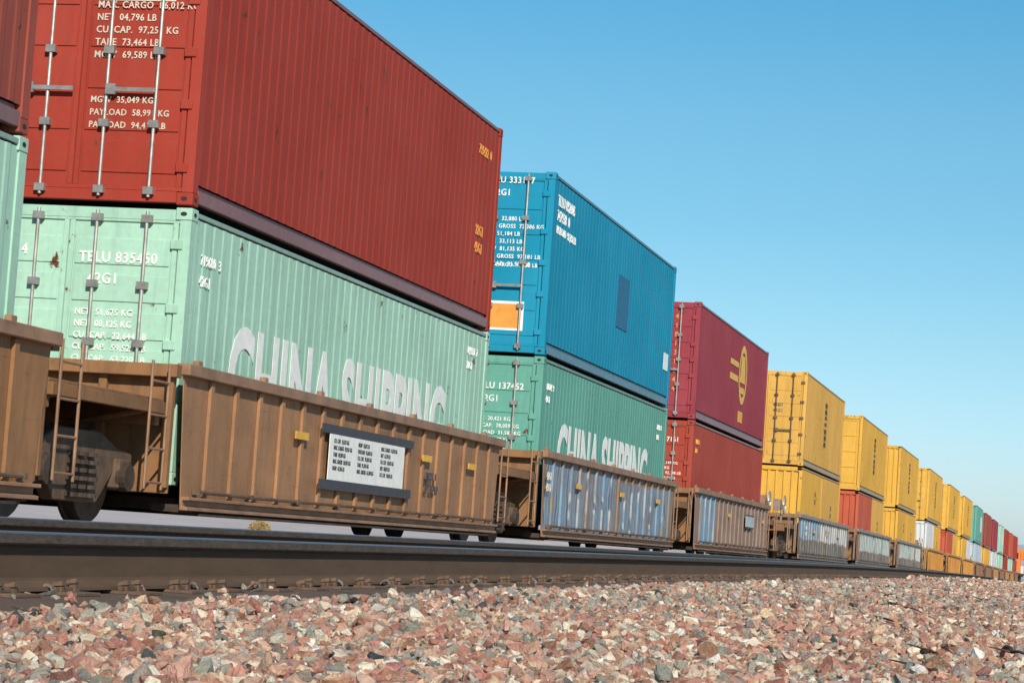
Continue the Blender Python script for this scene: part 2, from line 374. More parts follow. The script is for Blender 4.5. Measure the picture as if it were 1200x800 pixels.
# ------------------------------------------------------------------ TRACKS
def railprof():
    h=[(-.0375,-.006),(-.030,-.0006),(0,0),(.030,-.0006),(.0375,-.006),(.038,-.036),(.034,-.042),(.011,-.050),(.0087,-.070),(.0087,-.150),(.012,-.160),(.030,-.167),(.0735,-.178),(.076,-.189),
       (-.076,-.189),(-.0735,-.178),(-.030,-.167),(-.012,-.160),(-.0087,-.150),(-.0087,-.070),(-.011,-.050),(-.034,-.042),(-.038,-.036)]
    return h
def rail_mat():
    m=NT('rusty_rail'); v=m.coord(shift=False); vs=m.coord(scale=(1.2,1,6),shift=False)
    a=m.noise(v,26,6,.7); b=m.noise(vs,2.5,6,.65)
    c=m.mix(m.ramp(b,[(.3,0),(.7,1)]),(.085,.050,.028),(.118,.070,.040)); c=m.mix(m.ramp(a,[(.62,0),(.75,1)]),c,(.045,.030,.022))
    c=m.mix(m.ramp(m.noise(v,5,5,.6),[(.62,0),(.70,1)]),c,(.13,.066,.034))
    m.l(c,m.b.inputs['Base Color']); m.b.inputs['Roughness'].default_value=.88; m.bump(a,.35,.003); return m.m
def head_mat():
    m=NT('rail_head_side'); v=m.coord(scale=(3,1,10),shift=False); a=m.noise(v,6,6,.7)
    m.l(m.mix(m.ramp(a,[(.3,0),(.7,1)]),(.035,.026,.020),(.115,.085,.062)),m.b.inputs['Base Color'])
    m.b.inputs['Metallic'].default_value=0; m.b.inputs['Roughness'].default_value=.75; m.bump(a,.2,.002); return m.m
def shine_mat():
    m=NT('polished_rail_top'); v=m.coord(scale=(.5,8,1),shift=False); a=m.noise(v,8,4,.6)
    m.l(m.mix(a,(.40,.37,.34),(.56,.52,.48)),m.b.inputs['Base Color']); m.b.inputs['Metallic'].default_value=1; m.b.inputs['Roughness'].default_value=.42; return m.m
mrail,mhead,mshine=rail_mat(),head_mat(),shine_mat()
mtie=NT('weathered_timber'); _v=mtie.coord(scale=(14,1,14)); _a=mtie.noise(_v,2.2,6,.7)
mtie.l(mtie.mix(mtie.ramp(_a,[(.3,0),(.7,1)]),(.050,.032,.022),(.135,.090,.062)),mtie.b.inputs['Base Color']); mtie.b.inputs['Roughness'].default_value=.9; mtie.bump(_a,.7,.012); mtie=mtie.m
mplate=plain('rusty_plate',(.13,.080,.052),.85,var=.35,scale=20)
manchor=plain('worn_anchor_steel',(.20,.165,.135),.6,.3,var=.5,scale=30)

def make_track(off0,zt,label,t0,t1,tie_t0,anchors):
    root=empty('railway_track',MT(0,off0,zt-.19),label,'railway track')
    inv=root.matrix_basis.inverted()
    pr=railprof(); n=len(pr)
    ts=[t0+1.0*i for i in range(60)]; ts=[t for t in ts if t<60]
    t=ts[-1]
    while t<t1: t+=3; ts.append(t)
    for k in (0,1):
        vs=[]
        for t in ts:
            a,_=head(t)
            for y,z in pr: vs.append(inv@P(t,off0+k*GAUGE+y,zt+z+(.018 if off0==0 else 0)*k))
        fs=[];mi=[]
        for i in range(len(ts)-1):
            for j in range(n):
                j2=(j+1)%n; fs.append((i*n+j,i*n+j2,(i+1)*n+j2,(i+1)*n+j))
                mi.append(2 if j in (0,1,2) else (1 if j in (3,4,21,22,20,5) else 0))
        fs.append(tuple(range(n)));mi.append(0); fs.append(tuple(range((len(ts)-1)*n,len(ts)*n))[::-1]);mi.append(0)
        me=bpy.data.meshes.new('rail'); me.from_pydata(vs,[],fs)
        bm=bmesh.new(); bm.from_mesh(me); bmesh.ops.recalc_face_normals(bm,faces=bm.faces); bm.to_mesh(me); bm.free()
        for m_ in (mrail,mhead,mshine): me.materials.append(m_)
        me.polygons.foreach_set('material_index',mi)
        o=bpy.data.objects.new('rail',me); C.objects.link(o); o.parent=root
        o['label']=('near' if k==0 else 'far')+' rail with a polished top and rusty brown web'
    # sleepers
    tm=[]
    for q in range(4):
        b=MB(); r=random.Random(q); ys=np.linspace(-.53,GAUGE+.53,9)
        for a_,c_ in zip(ys[:-1],ys[1:]):
            b.box(-.115+r.uniform(-.004,.004),.115+r.uniform(-.004,.004),a_,c_,-.19,-.001+r.uniform(-.005,.003))
        tm.append(b.mesh('tie'))
    b=MB()
    b.box(-.10,.10,-.17,.17,0,.012).box(-.10,.10,-.095,-.078,.012,.026).box(-.10,.10,.078,.095,.012,.026)
    plate=b.mesh('tie_plate',.002)
    b=MB()
    b.box(-.011,.011,-.011,.011,-.02,.034).hexa([(-.018,-.014,.034),(.018,-.014,.034),(.018,.024,.030),(-.018,.024,.030),(-.014,-.012,.050),(.014,-.012,.050),(.014,.020,.042),(-.014,.020,.042)])
    spike=b.mesh('spike')
    b=MB() # bent anchor clip hooked under the rail foot
    pts=[(-.11,-.002),(-.097,.018),(-.083,.022),(-.07,.014),(-.05,-.004),(0,-.022),(.06,-.010),(.085,.006)]
    for (a1,z1),(a2,z2) in zip(pts[:-1],pts[1:]):
        b.hexa([(-.011,a1,z1-.006),(.011,a1,z1-.006),(.011,a2,z2-.006),(-.011,a2,z2-.006),(-.011,a1,z1+.006),(.011,a1,z1+.006),(.011,a2,z2+.006),(-.011,a2,z2+.006)])
    # a long tail that shows in front of the foot
    b.hexa([(-.010,-.118,-.006),(.010,-.118,-.006),(.13,-.106,-.016),(.12,-.096,-.018),(-.010,-.118,.010),(.010,-.118,.010),(.13,-.106,-.008),(.12,-.096,-.008)])
    anchor=b.mesh('rail_anchor',.002)
    r=random.Random(3)
    for i in range(100):
        t=tie_t0+.505*i+r.uniform(-.03,.03)
        Mt=inv@MT(t,off0,zt-.203)@Matrix.Rotation(r.uniform(-.02,.02),4,'Z')@Matrix.Translation((0,r.uniform(-.03,.03),0))
        o=obj('tie',tm[i%4],mtie,root,M=Mt)
        if i<anchors:
            for k in (0,1):
                if k==1 and i>12: continue
                y=k*GAUGE
                obj('tie_plate',plate,mplate,o,loc=(0,y,0))
                for sx,sy in ((-.06,-1),(.05,-1),(0,1)):
                    if sy>0 and i>25: continue
                    q=obj('spike',spike,mplate,o); q.location=(sx,y+sy*.092,.002+r.uniform(-.008,.006)); q.rotation_euler=(0,0,0 if sy<0 else math.pi)
                if i<46 and k==0:
                    for sx in ((-.145,) if i%4==0 else ((.15,) if i%2==0 else ())):
                        q=obj('rail_anchor',anchor,manchor,o); q.location=(sx,y,.012); q.scale=(1 if sx>0 else -1,1,1); q.rotation_euler=(0,0,r.uniform(-.08,.08))
    # far sleepers, too many to list
    b=MB(); t=tie_t0+.505*100
    while t<min(t1,190):
        M4=inv@MT(t,off0,zt-.203)
        pp=[M4@Vector(q) for q in [(-.115,-.53,-.15),(.115,-.53,-.15),(.115,GAUGE+.53,-.15),(-.115,GAUGE+.53,-.15),(-.115,-.53,0),(.115,-.53,0),(.115,GAUGE+.53,0),(-.115,GAUGE+.53,0)]]
        b.hexa(pp); t+=.505
    o=obj('tie_row',b.mesh('tie_row'),mtie,root); o['kind']='stuff'
    return root
make_track(0,0,'empty nearer railway track with rusty rails on the pink ballast',-40,430,3.6,70)
make_track(T2-GAUGE/2,Z2,'railway track under the wheels of the container train',-40,430,9,0)

# ------------------------------------------------------------------ CONTAINERS
W=1.22
CM={}
def cmesh(L,H):
    k=(L,H)
    if k in CM: return CM[k]
    d={}
    # corrugated side: polyline in x,y  (outer y=0, inner y=dep), local: wall faces -y
    def corr(L0,L1,z0,z1,pitch=.26,dep=.0085):
        n=max(2,round((L1-L0)/pitch)); p=(L1-L0)/n; pts=[]
        for i in range(n):
            a=L0+i*p
            pts+=[(a+.02*p,dep),(a+.13*p,0),(a+.40*p,0),(a+.51*p,dep)] if True else 0
        pts=[(L0,dep)]+pts+[(L1,dep)]
        b=MB(); n2=len(pts)
        vs=[(x,y,z0) for x,y in pts]+[(x,y,z1) for x,y in pts]
        b.add(vs,[(i,i+1,n2+i+1,n2+i) for i in range(n2-1)]); 
        # back skin so the wall has thickness
        vs=[(x,y+.012,z0) for x,y in pts]+[(x,y+.012,z1) for x,y in pts]
        b.add(vs,[(i+1,i,n2+i,n2+i+1) for i in range(n2-1)])
        return b
    def keep(b,name):
        m=bpy.data.meshes.new(name); m.from_pydata(b.v,[],b.f); return m
    d['side']=keep(corr(.14,L-.14,.215,H-.085),'side_wall')
    e=corr(.13,2*W-.13,.16,H-.12,pitch=.25,dep=.04); d['end']=keep(e,'end_wall')
    # frame
    b=MB()
    for y0,y1 in ((-W,-W+.12),(W-.12,W)): b.box(.004,.146,y0+.004,y1-.004,.12,H-.12)
    b.box(.012,.10,-W+.10,W-.10,.125,.165); b.box(.012,.10,-W+.10,W-.10,H-.15,H-.125)
    b.box(.010,.10,-W+.165,W-.165,.02,.1245); b.box(.010,.10,-W+.165,W-.165,H-.1245,H-.02)
    d['posts']=b.mesh('end_frame',.004)
    b=MB()
    for s in (-1,1):
        y0,y1=(-W+.006,-W+.07) if s<0 else (W-.07,W-.006)
        b.box(.17,L-.17,y0,y1,.038,.165)      # bottom rail
        b.box(.17,L-.17,y0,y1,H-.07,H-.022)  # top rail
        b.box(.17,L-.17,(y0+.045) if s<0 else y0,y1 if s<0 else y1-.045,.165,.215)
    d['rails']=b.mesh('side_rails',.006)
    b=MB(); n=max(4,round(L/.42)); 
    for i in range(n): 
        a=.15+i*(L-.3)/n; c_=.15+(i+1)*(L-.3)/n; m_=(a+c_)/2
        b.box(a,m_,-W+.07,W-.07,H-.055,H-.03); b.box(m_,c_,-W+.07,W-.07,H-.065,H-.045)
    d['roof']=b.mesh('roof')
    b=MB(); b.box(.1,L-.1,-W+.07,W-.07,.06,.15); d['floor']=b.mesh('floor')
    b=MB(); b.box(-.002,.176,-.162/2-.0,.081,0,.118); bm_=b.mesh('corner_casting',.008); d['casting']=bm_
    b=MB(); # dark oval hole plates of a casting
    ring=[(math.cos(q)*.037,math.sin(q)*.021) for q in [2*math.pi*i/10 for i in range(10)]]
    b.add([(.085+x,-.0835,.06+z) for x,z in ring]+[(.085+x,.0835,.06+z) for x,z in ring],[tuple(range(10)),tuple(range(10,20))]); 
    b.add([(-.0045,x*.9,.06+z) for x,z in ring],[tuple(range(10))])
    d['hole']=b.mesh('casting_hole')
    # door leaf (faces -x), width W-.13
    dw=W-.135; b=MB(); b.box(.03,.075,0,dw,.165,H-.14)
    nb=6
    for i in range(nb):
        z0=.24+i*(H-.5)/nb; b.box(.018,.03,.07,dw-.07,z0+.05,z0+(H-.5)/nb-.05)
    for yy in (0,dw-.05): b.box(.012,.03,yy,yy+.05,.165,H-.14)
    d['door']=b.mesh('door',.003)
    b=MB(); b.tube((-.02,0,.06),(-.02,0,H-.05),.018,8)
    for z in (.12,.75,H*.5,H-.75,H-.12): b.box(-.045,.02,-.05,.05,z-.035,z+.035)
    d['rod']=b.mesh('lock_rod')
    b=MB(); b.box(-.05,-.035,0,.5,1.05,1.09); b.box(-.06,-.02,.40,.50,1.02,1.12); d['handle']=b.mesh('door_handle')
    d['hinge']=MB().box(-.012,.03,-.06,.06,-.045,.045).mesh('hinge',.006)
    # flat panelled end with horizontal seams
    b=MB(); b.box(.05,.09,-W+.13,W-.13,.155,H-.12)
    for i in range(5):
        z=.3+i*(H-.5)/4; b.box(.03,.05,-W+.15,W-.15,z-.03,z+.03)
    for yy in (-W+.15,-.04,W-.23): b.box(.036,.05,yy,yy+.08,.17,H-.14)
    d['panel']=b.mesh('end_wall',.004)
    CM[k]=d; return d

def glyphs(n,h,gap=.28,asp=.62,seed=0,wt=.17,depth=.004):
    """a row of block characters in the x-z plane facing -y; returns MB and its length"""
    r=random.Random(seed); b=MB(); x=0; w=h*asp; s=h*wt
    for i in range(n):
        if r.random()<.12: x+=w*.6; continue
        k=r.choice('HLTEUOICNFADP')
        segs={'H':'lrm','L':'lb','T':'tc','E':'ltmb','U':'lrb','O':'lrtb','I':'c','C':'ltb','N':'lrt','F':'ltm','A':'lrtm','D':'lrtb','P':'lqtm'}[k]
        for g in segs:
            if g=='l': b.box(x,x+s,-depth,0,0,h)
            if g=='r': b.box(x+w-s,x+w,-depth,0,0,h)
            if g=='q': b.box(x+w-s,x+w,-depth,0,h/2,h)
            if g=='c': b.box(x+w/2-s/2,x+w/2+s/2,-depth,0,0,h)
            if g=='t': b.box(x+s*.9,x+w-s*.9,-depth,0,h-s,h)
            if g=='b': b.box(x+s*.9,x+w-s*.9,-depth,0,0,s)
            if g=='m': b.box(x+s*.9,x+w-s*.9,-depth,0,h/2-s/2,h/2+s/2)
        x+=w*(1+gap)
    return b,x
def merge(dst,src,M_):
    dst.add([M_@Vector(v) for v in src.v],src.f)
_tx={}
def typeset(txt,h):
    """one line of type, capital height h, as an MB in the x-z plane facing -y"""
    if txt not in _tx:
        cu=bpy.data.curves.new('t','FONT'); cu.body=txt; cu.extrude=.004; cu.offset=.012; cu.size=1; cu.resolution_u=2; cu.space_character=1.08
        o=bpy.data.objects.new('t',cu); C.objects.link(o); bpy.context.view_layer.update()
        me=bpy.data.meshes.new_from_object(o.evaluated_get(bpy.context.evaluated_depsgraph_get())); bpy.data.objects.remove(o)
        _tx[txt]=([tuple(v.co) for v in me.vertices],[tuple(p_.vertices) for p_ in me.polygons])
    vs,fs=_tx[txt]; k=h/.70; b=MB(); b.v=[(x*k*.92,-z-.001,y*k) for x,y,z in vs]; b.f=fs; return b
WORDS=['MAX. GROSS','TARE','NET','CU. CAP.','MGW','PAYLOAD','MAX. CARGO']
def line_of(n,r):
    d=lambda k: ''.join(r.choice('0123456789') for _ in range(k))
    if n<=4: return d(n)
    if n<=7: return r.choice(['45G1','42G1','22G1'])
    if n<=9: return d(6)+'  '+d(1)
    if n==10: return r.choice(WORDS)+' '+d(2)
    if n==11: return r.choice('CTU')+r.choice('CELR')+'LU '+d(6)
    return r.choice(WORDS)+'  '+d(2)+','+d(3)+' '+r.choice(['KG','LB'])
def rows(specs,seed=0):
    """specs: (x,z,h,n) lines of about n characters -> one MB in the x-z plane"""
    b=MB(); r=random.Random(seed)
    for x,z,h,n in specs: merge(b,typeset(line_of(n,r),h),Matrix.Translation((x,0,z)))
    return b
_font_cache={}
def text_mesh(txt,width,height,name='lettering'):
    k=(txt,width,height)
    if k in _font_cache: return _font_cache[k]
    cu=bpy.data.curves.new('t','FONT'); cu.body=txt; cu.extrude=.002; cu.offset=.035; cu.size=1; cu.resolution_u=4; cu.space_character=1.06
    o=bpy.data.objects.new('t',cu); C.objects.link(o); bpy.context.view_layer.update()
    me=bpy.data.meshes.new_from_object(o.evaluated_get(bpy.context.evaluated_depsgraph_get()))
    bpy.data.objects.remove(o); me.name=name
    co=np.zeros(len(me.vertices)*3,'f'); me.vertices.foreach_get('co',co); co=co.reshape(-1,3)
    mn,mx=co.min(0),co.max(0); q=np.zeros_like(co)
    q[:,0]=(co[:,0]-mn[0])/(mx[0]-mn[0])*width; q[:,2]=(co[:,1]-mn[1])/(mx[1]-mn[1])*height; q[:,1]=-co[:,2]
    me.vertices.foreach_set('co',q.ravel()); me.materials.clear(); me.update(); _font_cache[k]=me; return me

ENDROT=Matrix.Rotation(-math.pi/2,4,'Z')   # turns an x-z plane facing -y into one facing -x  (x -> -y)
NC=0
def container(t,L,z,H,col,end,label,group,detail=2,marks=(),endmarks=(),railcol=None):
    """near end at t, base z above the near-rail level; end: 'door' | 'corr' | 'panel'"""
    global NC; NC+=1
    a=P(t,T2,z); b_=P(t+L,T2,z); d=(b_-a).normalized()
    yv=Vector((0,0,1)).cross(d).normalized(); zv=d.cross(yv)
    M4=Matrix(((d.x,yv.x,zv.x,a.x),(d.y,yv.y,zv.y,a.y),(d.z,yv.z,zv.z,a.z),(0,0,0,1)))
    r=empty('shipping_container',M4,label,'shipping container',group)
    mt=M[col]; mr=RAIL[railcol or col]; c=cmesh(L,H)
    obj('end_frame',c['posts'],mt,r); obj('end_frame',c['posts'],mt,r,M=Matrix.Translation((L,0,0))@Matrix.Rotation(math.pi,4,'Z')); obj('side_rails',c['rails'],mr,r)
    obj('side_wall',c['side'],mt,r,loc=(0,-W+.012,0))
    obj('side_wall',c['side'],mt,r,M=Matrix.Translation((L,W-.012,0))@Matrix.Rotation(math.pi,4,'Z'))
    obj('roof',c['roof'],mt,r); obj('floor',c['floor'],M['black'],r)
    obj('end_wall',c['end'],mt,r,M=Matrix.Translation((L-.03,-W,0))@Matrix.Rotation(math.pi/2,4,'Z'))
    if end=='corr': obj('end_wall',c['end'],mt,r,M=Matrix.Translation((.03,W,0))@ENDROT)
    elif end=='panel': obj('end_wall',c['panel'],mt,r)
    else:
        for s in (-1,1):
            q=obj('door',c['door'],mt,r); 
            if s<0: q.location=(0,-W+.13,0)
            else: q.location=(0,.005,0)
            if detail>=1:
                dw=W-.135
                for f in (.28,.74):
                    obj('lock_rod',c['rod'],(M['truck'] if col.startswith('y') else M['galv']) if detail>1 else mr,q,loc=(0,dw*f,0))
                obj('door_handle',c['handle'],M['truck'] if col.startswith('y') else M['galv'],q,loc=(0,dw*.28 if s<0 else .04,0))
                
                for zh in ((.35,.95,H*.5,H-.95,H-.35) if detail>1 else ()): obj('hinge',c['hinge'],M['truck'] if col.startswith('y') else mt,q,loc=(0,.0 if s<0 else dw,zh))
    if detail>=2:
        for x in (0,L):
            for s in (-1,1):
                for zz in (0,H-.118):
                    Mx=Matrix.Translation((x,s*(W-.081),zz))@(Matrix.Rotation(math.pi,4,'Z') if x>0 else Matrix.Identity(4))
                    q=obj('corner_casting',c['casting'],mt,r,M=Mx); obj('casting_hole',c['hole'],M['black'],q)
    for (nm,me,mat,x,zz) in marks: obj(nm,me,M[mat],r,loc=(x,-W+.009,zz))
    for (nm,me,mat,y,zz) in endmarks: obj(nm,me,M[mat],r,M=Matrix.Translation((.013,y,zz))@ENDROT)
    return r
def rmesh(specs,seed,name='lettering'): return rows(specs,seed).mesh(name)
def plate(w,h,name='placard'): return MB().box(0,w,-.004,0,0,h).mesh(name)

ID_SIDE=rmesh([(0,.42,.12,11),(0,.22,.12,8),(0,0,.12,9)],1)
ID_SMALL=rmesh([(0,.2,.10,8),(0,0,.10,6)],2)
DATA=rmesh([(0,2.35,.10,11),(.1,2.15,.10,6)]+[(0,1.75-.12*i,.065,13) for i in range(7)]+[(0,.6-.12*i,.06,12) for i in range(3)],3)
def door_text(seed): return rmesh([(0,1.6,.10,11),(.1,1.4,.10,6)]+[(0,1.1-.11*i,.06,13) for i in range(5)],seed)
def side_text(seed): return rmesh([(0,.2,.10,8),(0,0,.10,6)],seed)
DATA2=rmesh([(0,1.6,.10,11),(.1,1.4,.10,6)]+[(0,1.1-.11*i,.06,13) for i in range(5)],4)
BIGTXT=text_mesh('CHINA SHIPPING',8.6,1.05)
VTXT=MB()
_g,_l=glyphs(8,.55,seed=21,asp=.32,wt=.22); merge(VTXT,_g,Matrix.Rotation(math.pi/2,4,'Y')@Matrix.Diagonal((1.6/_l,1,1,1))); 
VTXT=VTXT.mesh('lettering')
SM_MARK=rmesh([(0,.3,.16,3),(0,.06,.16,3)],8)
# gold emblem: ringed disc with two wing bars
def emblem():
    b=MB(); n=28
    def disc(r0,r1,a0=0,a1=2*math.pi,cz=0,y=-.004):
        k=[a0+(a1-a0)*i/n for i in range(n+1)]
        vs=[(math.cos(q)*r1,y,cz+math.sin(q)*r1) for q in k]+[(math.cos(q)*r0,y,cz+math.sin(q)*r0) for q in k]
        b.add(vs,[(i,i+1,n+2+i,n+1+i) for i in range(n)])
    disc(.50,.66,cz=.2); 
    b.hexa([(-.42,-.004,.02),(.42,-.004,.02),(.42,0,.02),(-.42,0,.02),(-.25,-.004,.62),(.25,-.004,.62),(.25,0,.62),(-.25,0,.62)])
    b.box(-.30,.30,-.004,0,-.22,-.08)
    b.box(-2.0,-.75,-.004,0,.30,.42); b.box(-2.0,-.75,-.004,0,-.02,.12)
    g,_=glyphs(5,.24,seed=5); merge(b,g,Matrix.Translation((-.45,0,-.86)))
    b.v=[(x*1.12,y,z*1.12) for x,y,z in b.v]
    return b.mesh('emblem')
EMB=emblem()
HI,LO=2.896,2.591
ZB=.335; ZU=ZB+LO+.022
L40,L20=12.192,6.058
# --- stack by the left edge
container(5.5,L40,ZB,LO,'mint','door','pale mint container in the well car at the left edge, below a dark red one','containers on the lower level',marks=[('lettering',BIGTXT,'white_mark',1.3,.62)],endmarks=[('lettering',door_text(60),'white_mark',-.1,.4)])
container(5.5,L40,ZU,HI,'brown','door','brownish red container at the upper left edge, only its far end in view','containers on the upper level',marks=[('lettering',ID_SIDE,'cream_mark',.4,2.2)])
# --- first full stack
container(21.4,L40,ZB,LO,'mint','door','large mint container with big white lettering, directly below the biggest red container','containers on the lower level',
    marks=[('lettering',BIGTXT,'white_mark',1.35,.60),('lettering',side_text(64),'white_mark',.35,1.9),('lettering',side_text(65),'white_mark',11.0,2.0)],
    endmarks=[('lettering',door_text(61),'white_mark',-.12,.45),('lettering',side_text(66),'white_mark',.98,1.9)])
container(21.4,L40,ZU,HI,'red','door','biggest red container, upper level, with white data lines on its door end','containers on the upper level',
    marks=[('lettering',rmesh([(0,0,.13,9)],9),'orange_mark',10.9,2.35),('lettering',rmesh([(0,.24,.14,6),(0,.0,.14,6)],10),'orange_mark',11.0,1.0)],
    endmarks=[('lettering',DATA,'cream_mark',-.12,.35),('lettering',plate(.75,.11),'cream_mark',-.15,1.93)])
# --- blue stack
container(37.3,L40,ZB,LO,'mint2','door','mint container with white lettering under the bright blue container','containers on the lower level',
    marks=[('lettering',BIGTXT,'white_mark',1.5,.60),('lettering',side_text(67),'white_mark',.35,1.9),('lettering',side_text(68),'white_mark',11.0,1.9)],
    endmarks=[('lettering',door_text(62),'white_mark',-.12,.45),('placard',plate(.5,.35),'white_mark',.9,.5)])
container(37.3,L40,ZU,HI,'blue','door','bright blue container on the upper level between the big red and the maroon containers','containers on the upper level',
    marks=[('lettering',rmesh([(0,.44,.17,11),(0,.2,.17,8),(0,0,.12,14)],12),'white_mark',.35,1.98),
           ('logo_panel',plate(1.15,.95),'navy_mark',5.9,1.05),('placard',plate(.55,.34),'white_mark',11.3,.72)],
    endmarks=[('lettering',rmesh([(0,2.35,.10,11),(.1,2.15,.10,6)]+[(0,1.75-.12*i,.065,13) for i in range(7)]+[(0,1.02,.06,12)],77),'white_mark',-.10,.35),('placard',plate(.72,.46),'white_mark',-.12,.36),('placard',MB().box(0,.64,-.008,-.004,0,.38).mesh('placard'),'orange_mark',-.16,.40),
              ('stripe',plate(.9,.05,'stripe'),'pink_mark',.95,.22)])
# --- maroon stack
container(53.1,L40,ZB,LO,'redbright','door','plain red container in the well car under the maroon container','containers on the lower level',
    marks=[('lettering',side_text(69),'gold_mark',.4,1.9)],endmarks=[('lettering',door_text(63),'white_mark',-.1,.5),('placard',plate(.7,.22),'white_mark',.5,.7),('placard',plate(.7,.3),'cream_mark',-.2,.25)])
container(53.1,L40,ZU,LO,'maroon','door','maroon container with a gold emblem on its side, on the upper level','containers on the upper level',
    marks=[('emblem',EMB,'gold_mark',7.4,1.35)],endmarks=[('lettering',rmesh([(0,1.9-.2*i,.11,9) for i in range(9)],14),'orange_mark',-.1,.3)])
# --- yellow stacks
def yl(t,end,lab,det,col='yellow'):
    container(t,L40,ZU,HI,col,end,lab,'tall yellow containers on the upper level',detail=det,marks=[('lettering',VTXT,'dark_mark',5.8,2.35)],
       endmarks=[('lettering',rmesh([(0,.3,.1,6),(0,.12,.1,6)],31),'dark_mark',-.2,1.5)])
yl(75.0,'door','nearest yellow upper container, directly behind the maroon one, with worn rusty hinges',2,'yellow2')
yl(94.6,'panel','second yellow upper container, its end wall crossed by horizontal seams, above a small red one',2)
yl(114.8,'corr','third yellow upper container, above two small yellow ones',1)
yl(135.8,'door','fourth yellow upper container, above a small white and a small yellow one',1)
yl(155.6,'door','fifth yellow upper container, above a small red-orange and a small yellow one',1)
yl(174.0,'corr','sixth and smallest looking yellow upper container, next to the distant mint one',1)
GL='small containers on the lower level'
def low(t,c1,c2,l1,l2,e1='corr',det=1):
    container(t,L20,ZB,LO,c1,e1,l1,GL,detail=det,marks=[('lettering',SM_MARK,'dark_mark',3.9,1.5)] if c1.startswith('y') else [],
       endmarks=[('lettering',rmesh([(0,.9-.3*i,.2,3) for i in range(3)],40),'white_mark',.35,.9)] if c1=='orangered' and t<100 else [])
    container(t+L20+.076,L20,ZB,LO,c2,'door',l2,GL,detail=det,marks=[('lettering',SM_MARK,'dark_mark',2.9,1.2)] if c2.startswith('y') else [])
low(75.0,'yellow','yellow2','yellow short container below the nearest yellow upper container, its end wall in full sun','second yellow short container below the nearest yellow upper one, over white graffiti')
low(94.6,'orangered','yellow2','short red container with white end lettering, wedged between yellow ones','yellow short container just behind the short red one with white end lettering',det=1)
low(114.8,'yellow','yellow','front yellow short container below the third yellow upper container','rear yellow short container below the third yellow upper container')
low(135.8,'white','yellow','short white container above the first golden well of the train','short yellow container right behind the short white one')
low(155.6,'orangered','yellow','short red-orange container above the middle golden well','short yellow container behind the short red-orange one')
low(174.0,'yellow','white','short yellow container above the last golden well','short white container behind it, under the sixth yellow upper one')
far=[(192.8,'mint2','paleblue','distant mint container on the upper level, next to the last yellow one','pale blue container below the first distant mint upper container'),
     (211.0,'brown','yellow','distant brown-red upper container directly behind the first distant mint one','distant yellow lower container beneath the brown-red upper one'),
     (229.0,'maroon','white','distant maroon upper container between the brown-red and the second mint one','distant white lower container beneath the distant maroon one'),
     (247.5,'mint','mint','second distant mint upper container, between the maroon and dark red ones','distant mint lower container beneath the second distant mint upper one'),
     (265.5,'red','red','distant dark red upper container right behind the second distant mint one','distant dark red lower container, among the last lower ones'),
     (284.0,'orangered','mint','distant orange-red upper container, last but one of the train','small mint lower container, last but one of the train'),
     (302.5,'red','brown','last red upper container of the train, in front of the orange locomotive','last lower container of the train, brown-red')]
for t,cu,cl,lu,ll in far:
    container(t,L40,ZU,HI,cu,'corr',lu,'distant containers on the upper level',detail=0,marks=[('lettering',MB().box(0,2.2,-.004,0,0,1.2).mesh('lettering'),'white_mark',8,1.0)] if cu.startswith('mint') else [])
    container(t,L40,ZB,LO,cl,'corr',ll,'distant containers on the lower level',detail=0,marks=[('lettering',MB().box(0,3.0,-.004,0,0,.9).mesh('lettering'),'white_mark',7,1.2)] if cl=='mint' else [])

# ------------------------------------------------------------------ WELL CARS
TZ=Z2
def truck_meshes():
    d={}
    b=MB(); n=28
    b.tube((0,-.065,0),(0,.065,0),.42,n); b.tube((0,.05,0),(0,.085,0),.455,n); b.tube((0,-.085,0),(0,-.06,0),.18,16)
    d['wheel']=b.mesh('wheel',.006)
    b=MB(); b.tube((0,-1.15,0),(0,1.15,0),.075,12); b.tube((0,-1.19,0),(0,-1.10,0),.125,16); b.tube((0,1.10,0),(0,1.19,0),.125,16); d['axle']=b.mesh('axle',.006)
    # cast side frame
    prof=[(-1.22,.06),(-1.20,.22),(-.85,.26),(-.45,.38),(.45,.38),(.85,.26),(1.20,.22),(1.22,.06),(1.05,.02),(.80,.05),(.62,-.10),(.45,-.24),(-.45,-.24),(-.62,-.10),(-.80,.05),(-1.05,.02)]
    def ext(pr,y0,y1):
        q=MB(); k=len(pr); q.add([(x,y0,z) for x,z in pr]+[(x,y1,z) for x,z in pr],[tuple(range(k)),tuple(range(2*k-1,k-1,-1))]+[(i,k+i,k+(i+1)%k,(i+1)%k) for i in range(k)]); return q
    q=ext(prof,-.07,.07); q.box(-1.06,-.78,-.13,.10,-.10,.16).box(.78,1.06,-.13,.10,-.10,.16)
    d['side_frame']=q.mesh('side_frame',.012)
    b=MB()
    for x in (-.20,0,.20):
        for k in range(6): b.tube((x,-.09,-.20+k*.07),(x,-.09,-.165+k*.07),.075 if k%2==0 else .06,10)
    d['spring']=b.mesh('spring')
    b=MB(); b.box(-.25,.25,-1.0,1.0,.05,.34); b.box(-.4,.4,-.35,.35,.34,.5); d['bolster']=b.mesh('bolster',.015)
    return d
TM=truck_meshes()
